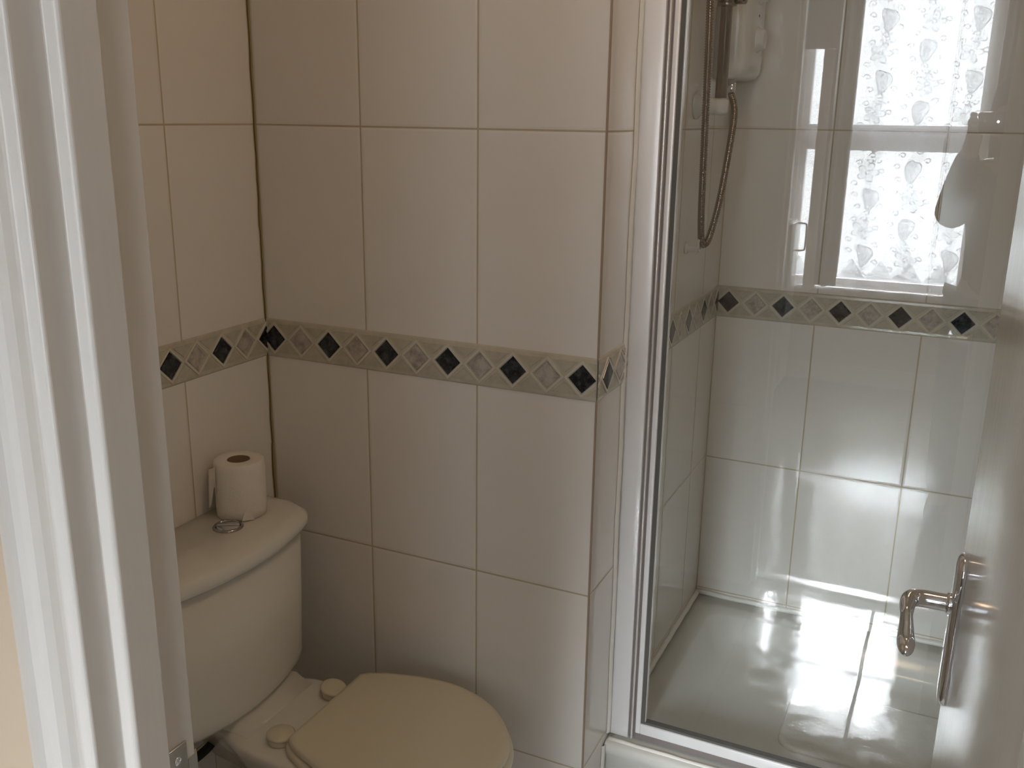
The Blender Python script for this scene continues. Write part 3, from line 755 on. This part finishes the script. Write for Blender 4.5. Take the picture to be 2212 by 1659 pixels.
# hose: handset holder -> clip -> outlet of the box
hosep = catmull([(.731, .405, 1.86), (.731, .408, 1.74), (.731, .420, 1.62), (.728, .445, 1.47), (.722, .480, 1.33), (.720, .502, 1.262), (.724, .512, 1.2475), (.730, .530, 1.262), (.738, .560, 1.33), (.740, .605, 1.43), (.737, .645, 1.51), (W + .036, BY + .030, 1.5490)], 22)
g = G(); L = [0]
for a, b_ in zip(hosep, hosep[1:]): L.append(L[-1] + (b_ - a).length)
N_ = int(L[-1] / .0016); path = []; j = 0
for k in range(N_ + 1):
    d = L[-1] * k / N_
    while j < len(L) - 2 and L[j + 1] < d: j += 1
    t = (d - L[j]) / max(1e-9, L[j + 1] - L[j]); path.append(hosep[j].lerp(hosep[j + 1], min(1, t)))
rad = [.0073 if (k % 3) else .0054 for k in range(len(path))]
hs = tag(empty('shower_hose', (.72, .5, 1.25)), 'ribbed metal shower hose looping down and back up to the white box', 'hose')
G().tube(path, rad, 12).make('ribbed_tube', M['bronze'], hs, True)
hd = tag(empty('hand_shower', (.731, .405, 1.74)), 'chrome hand shower held in the rail bracket above the hose', 'shower head')
G().lathe((.731, .402, 1.74), (0, -.12, 1), [(.009, 0), (.011, .02), (.0105, .10), (.013, .16), (.010, .19)], 20).make('handset_grip', M['chrome'], hd, True)
G().lathe((.735, .372, 1.925), (.55, -.6, -.35), [(.014, -.012), (.036, 0), (.038, .010), (.034, .014)], 28).make('spray_head', M['chrome'], hd, True)
clip = tag(empty('hose_clip', (W, .506, 1.246)), 'small white ring clip on the side wall at the bottom of the hose loop', 'clip')
ring = []
ctr = Vector((.716, .506, 1.2475))
tor = [ctr + Vector((0, .013 * math.cos(2 * PI * k / 24), .013 * math.sin(2 * PI * k / 24))) + Vector((.001, 0, 0)) for k in range(25)]
G().tube(tor, .0028, 10).make('ring', M['plastic'], clip, True)
G().lathe((W + .0005, .506, 1.2385), (1, 0, 0), [(.012, 0), (.012, .003), (.006, .006), (.005, .025)], 18).make('wall_fixing', M['plastic'], clip, True)

# ------------------------------------------------------------------ room behind: lace curtain, drapes, cupboard
YL = YW + .050
def sheet(name, x0, x1, z0, z1, y, nx, nz, amp, freq, mat, parent=None, hem=None):
    v = []; f = []; uv = []
    for i in range(nx + 1):
        for j in range(nz + 1):
            x = x0 + (x1 - x0) * i / nx; z = z0 + (z1 - z0) * j / nz
            zz_ = z + (hem(x) if (hem and j == 0) else 0)
            v.append((x, y + amp * math.sin(x * freq) + amp * .4 * math.sin(x * freq * 2.3 + 1), zz_)); uv.append((x, zz_))
    for i in range(nx):
        for j in range(nz): f.append((i * (nz + 1) + j, (i + 1) * (nz + 1) + j, (i + 1) * (nz + 1) + j + 1, i * (nz + 1) + j + 1))
    me = bpy.data.meshes.new(name); off = Vector(parent.location) if parent else Vector()
    me.from_pydata([Vector(p) - off for p in v], [], f); l = me.uv_layers.new(name='UVMap')
    for lp in me.loops: l.data[lp.index].uv = uv[lp.vertex_index]
    me.materials.append(mat)
    for p in me.polygons: p.use_smooth = True
    return link(name, me, parent)
lc = tag(empty('lace_curtain', (.8, YL, .60)), 'white floral lace curtain over the bright window, reflected in the shower glass', 'curtain')
sheet('lace_panel', .30, 1.275, .602, 2.36, YL, 120, 20, .006, 38, M['lace'], lc, hem=lambda x: .006 * math.sin(x * 90))
G().tube([(.10, YL, 2.365), (1.455, YL, 2.365)], .010, 12).make('curtain_pole', M['paint'], lc, True)
lc2 = tag(empty('lace_curtain', (1.875, YL, .60)), 'white lace curtain over the unseen window added behind, right of the grey drapes', 'curtain')
sheet('lace_panel', 1.47, 2.28, .602, 2.36, YL, 100, 20, .006, 38, M['lace'], lc2, hem=lambda x: .006 * math.sin(x * 90))
G().tube([(1.475, YL, 2.365), (2.40, YL, 2.365)], .010, 12).make('curtain_pole', M['paint'], lc2, True)
def drape(name, x0, x1, yc, z0, z1, folds, depth, label):
    o = tag(empty(name, ((x0 + x1) / 2, yc, z0)), label, 'curtain')
    pts = []; n = 60
    for k in range(n + 1):
        t = k / n; x = x0 + (x1 - x0) * t
        env = math.sin(PI * min(1, max(0, t))) ** .5
        pts.append((x, yc + depth * env * (.55 + .45 * math.cos(2 * PI * folds * t))))
    pts += [(x, yc - .012) for x, y in pts[::-1]]
    rings = []
    for z in [z0 + (z1 - z0) * k / 12 for k in range(13)]:
        s = 1 - .10 * (1 - abs((z - z0) / (z1 - z0) - .5) * 2)
        xm = (x0 + x1) / 2
        rings.append([(xm + (x - xm) * (1 if z > z0 + .01 else .93), yc + (y - yc) * s, z) for x, y in pts])
    G().loft(rings).make('cloth_folds', M['drape'], o, True)
    return o
dl_ = drape('drape', .500, .618, YL + .085, .655, 2.36, 2.0, .055, 'grey drape gathered at the left of the lace, ending short of the floor')
G().box((.441, YL + .030, .62), (.503, YL + .045, 1.84)).make('pale_lining', M['lining'], dl_)
g = G(); pts = [(.345 + .165 * k / 30, YL + .075 + .012 * math.cos(k * 1.2)) for k in range(31)]; pts += [(x, y - .025) for x, y in pts[::-1]]
g.prism(pts, 1.84, 2.36).make('folded_edge', M['drape'], dl_, True)
drape('drape', 1.245, 1.45, YL + .085, .30, 2.36, 5.0, .05, 'grey drape hanging at the right of the lace, behind the photographer')
cup = tag(empty('cupboard', (.36, YW + .30, ZF)), 'low white cupboard with D-shaped pull, left of the grey drape', 'cupboard')
CX0, CX1, CY0, CY1, CZ = -.06, .384, YW + .085, YW + .33, .990
bevel(G().box((CX0, CY0, ZF), (CX1, CY1, CZ)).make('carcass', M['paint'], cup), .004)
for a, b_ in ((CX0 + .006, .160), (.166, CX1 - .004)):
    bevel(G().box((a, CY1 + .0005, ZF + .03), (b_, CY1 + .018, CZ - .012)).make('cupboard_door', M['paint'], cup), .003)
sd = bevel(G().box((CX1 + .0005, CY0 + .01, ZF + .03), (CX1 + .016, CY1 - .006, CZ - .008)).make('side_door', M['paint'], cup), .003)
hy = CY0 + .07
hp = catmull([(CX1 + .016, hy, .830), (CX1 + .050, hy, .833), (CX1 + .060, hy, .850), (CX1 + .060, hy, .955), (CX1 + .050, hy, .972), (CX1 + .016, hy, .975)], 6)
G().tube(hp, .005, 10).make('pull_handle', M['steel'], sd, True)

# ------------------------------------------------------------------ photographer, seen only in the glass
def skin_mesh(name, nodes, edges, mat, parent, lv=2, root=0):
    names = list(nodes); idx = {k: i for i, k in enumerate(names)}
    me = bpy.data.meshes.new(name); off = Vector(parent.location)
    me.from_pydata([Vector(nodes[k][0]) - off for k in names], [(idx[a], idx[b_]) for a, b_ in edges], [])
    me.materials.append(mat); o = link(name, me, parent)
    o.modifiers.new('skin', 'SKIN')
    if not me.skin_vertices: me.skin_vertices.new()
    for i, k in enumerate(names):
        r = nodes[k][1]; me.skin_vertices[0].data[i].radius = (r, r) if not isinstance(r, tuple) else r
        me.skin_vertices[0].data[i].use_root = (i == root)
    s = o.modifiers.new('sub', 'SUBSURF'); s.levels = lv; s.render_levels = lv
    o.modifiers['skin'].use_smooth_shade = True
    return o
PX, PY = 1.325, -1.86
per = tag(empty('person', (PX, PY, ZF)), 'person in dark jumper and trousers holding a phone up, reflected in shower glass', 'person')
N = {}
N['pelvis'] = ((PX, PY, .92), .105); N['waist'] = ((PX, PY, 1.04), .098); N['chest'] = ((PX, PY + .01, 1.20), .118); N['uchest'] = ((PX - .01, PY + .01, 1.30), .10)
N['neck'] = ((PX - .02, PY + .03, 1.375), .046); N['jaw'] = ((PX - .035, PY + .065, 1.435), .054); N['skull'] = ((PX - .04, PY + .055, 1.505), .078); N['crown'] = ((PX - .04, PY + .045, 1.565), .055)
E_ = [('pelvis', 'waist'), ('waist', 'chest'), ('chest', 'uchest'), ('uchest', 'neck'), ('neck', 'jaw'), ('jaw', 'skull'), ('skull', 'crown')]
PHC = CAM + CR * .040 - CF * .0085 - CU * .006      # phone centre
lh = PHC - CR * .066; rh = PHC + CR * .066
arms = {'l': (-1, (PX - .145, PY + .0, 1.315), (PX - .172, PY + .17, 1.185), lh + Vector((-.004, -.055, -.050))),
        'r': (1, (PX + .145, PY + .0, 1.315), (PX + .170, PY + .17, 1.140), rh + Vector((.012, -.060, -.055)))}
for s, (sg, sh, el, wr_) in arms.items():
    N[s + 'sh'] = (sh, .056); N[s + 'el'] = (el, .040); N[s + 'fo'] = (tuple(Vector(el).lerp(Vector(wr_), .35)), .039); N[s + 'wr'] = (tuple(wr_), .024)
    hp_ = (lh if sg < 0 else rh)
    N[s + 'pa'] = (tuple(hp_ + Vector((0, -.030, -.026)) + CR * (.012 * sg)), .024)
    E_ += [('uchest', s + 'sh'), (s + 'sh', s + 'el'), (s + 'el', s + 'fo'), (s + 'fo', s + 'wr'), (s + 'wr', s + 'pa')]
    for k in range(4):                                   # four fingers wrap round the end and rest on the lens side
        up = CU * (.026 - .017 * k); out = CR * (sg * .010)
        a = hp_ + up * .8 + out * 1.5 - CF * .012; b_ = hp_ + up + out * .9 + CF * .010; c_ = hp_ + up - CR * (sg * (.008 + .003 * (k % 2))) + CF * .013
        for nm, p, r in (('a', a, .0085), ('b', b_, .0080), ('c', c_, .0068)): N['%sf%d%s' % (s, k, nm)] = (tuple(p), r)
        E_ += [(s + 'pa', '%sf%da' % (s, k)), ('%sf%da' % (s, k), '%sf%db' % (s, k)), ('%sf%db' % (s, k), '%sf%dc' % (s, k))]
    a = hp_ - CF * .030 - CU * .022; b_ = hp_ - CF * .018 - CU * .004 - CR * (sg * .014)
    N[s + 'ta'] = (tuple(a), .0105); N[s + 'tb'] = (tuple(b_), .0085)
    E_ += [(s + 'pa', s + 'ta'), (s + 'ta', s + 'tb')]
for s, sg in (('l', -1), ('r', 1)):
    N[s + 'hip'] = ((PX + sg * .080, PY, .86), .080); N[s + 'knee'] = ((PX + sg * .085, PY + .015, .50), .052); N[s + 'calf'] = ((PX + sg * .087, PY - .01, .38), .050)
    N[s + 'ank'] = ((PX + sg * .09, PY - .02, ZF + .06), .034); N[s + 'toe'] = ((PX + sg * .10, PY + .12, ZF + .028), .030)
    E_ += [('pelvis', s + 'hip'), (s + 'hip', s + 'knee'), (s + 'knee', s + 'calf'), (s + 'calf', s + 'ank'), (s + 'ank', s + 'toe')]
N['nose0'] = ((PX - .038, PY + .115, 1.478), .015); N['nose1'] = ((PX - .038, PY + .142, 1.468), .009)
E_ += [('skull', 'nose0'), ('nose0', 'nose1')]
skin_mesh('body', N, E_, M['skin'], per)
def sub(keys, grow): return {k: (N[k][0], N[k][1] + grow) for k in keys}
tk = ['pelvis', 'waist', 'chest', 'uchest', 'lsh', 'lel', 'lfo', 'lwr', 'rsh', 'rel', 'rfo', 'rwr']
sh_ = sub(tk, .016); sh_['pelvis'] = ((PX, PY, .90), .135); sh_['waist'] = ((PX, PY, 1.02), .122); sh_['lwr'] = (tuple(Vector(N['lfo'][0]).lerp(Vector(N['lwr'][0]), .85)), .034); sh_['rwr'] = (tuple(Vector(N['rfo'][0]).lerp(Vector(N['rwr'][0]), .85)), .034)
skin_mesh('jumper', sh_, [e for e in E_ if e[0] in tk and e[1] in tk], M['cloth_dark'], per)
kk = ['pelvis', 'lhip', 'lknee', 'lcalf', 'lank', 'rhip', 'rknee', 'rcalf', 'rank']
skin_mesh('trousers', sub(kk, .014), [e for e in E_ if e[0] in kk and e[1] in kk], M['denim'], per)
for s in 'lr':
    a = Vector(N[s + 'ank'][0]); b_ = Vector(N[s + 'toe'][0])
    skin_mesh('shoe', {'h': ((a.x, a.y - .02, ZF + .042), .040), 'm': (tuple(a.lerp(b_, .5) + Vector((0, 0, -.012))), .040), 't': ((b_.x, b_.y + .02, ZF + .032), .032)}, [('h', 'm'), ('m', 't')], M['black'], per)
hair = {'a': ((PX - .04, PY + .02, 1.585), .060), 'b': ((PX - .04, PY - .005, 1.53), .072), 'c': ((PX - .035, PY - .015, 1.45), .058), 'd': ((PX - .04, PY + .085, 1.60), .035)}
skin_mesh('hair', hair, [('b', 'a'), ('b', 'c'), ('a', 'd')], M['hair'], per)
for sg in (-1, 1):
    e = G().lathe((PX - .038 + sg * .030, PY + .118, 1.505), (0, 1, 0), [(.004, -.004), (.011, 0), (.008, .006), (0, .008)], 16).make('eye', M['eye'], per, True)
    G().lathe((PX - .038 + sg * .030, PY + .1245, 1.505), (0, 1, 0), [(.0045, 0), (.003, .0022), (0, .0028)], 12).make('iris', M['black'], e, True)
    G().lathe((PX - .04 + sg * .078, PY + .05, 1.495), (sg, .2, 0), [(.017, -.010), (.019, .003), (.010, .006)], 14).make('ear', M['skin'], per, True)
G().tube([(PX - .058, PY + .112, 1.437), (PX - .038, PY + .119, 1.435), (PX - .018, PY + .112, 1.437)], .006, 10).make('lips', M['skin'], per, True)
# phone with its lens at the camera
ph = tag(empty('phone', tuple(PHC)), 'black phone held up in both hands, its light a bright dot in the glass', 'phone')
def pb(a, b_, c_): return PHC + CR * a + CU * b_ + CF * c_
def prr(hw, hh, r, d):
    pts = []
    for cx, cy, a0 in ((hw - r, hh - r, 0), (-hw + r, hh - r, 90), (-hw + r, -hh + r, 180), (hw - r, -hh + r, 270)):
        for k in range(7):
            a = math.radians(a0 + 15 * k); pts.append(pb(cx + r * math.cos(a), cy + r * math.sin(a), d))
    return pts
G().loft([prr(.060, .030, .008, -.004), prr(.0615, .031, .009, -.003), prr(.0615, .031, .009, .003), prr(.060, .030, .008, .004)]).make('phone_body', M['phone'], ph, True)
G().lathe(pb(-.040, .006, .004), CF, [(.0045, 0), (.0045, .0012), (.003, .0013)], 20).make('lens_ring', M['chrome'], ph, True)
G().lathe(pb(-.002, .004, .004), CF, [(.0030, 0), (.0030, .0008), (.0, .0010)], 16).make('light', M['led'], ph, True)
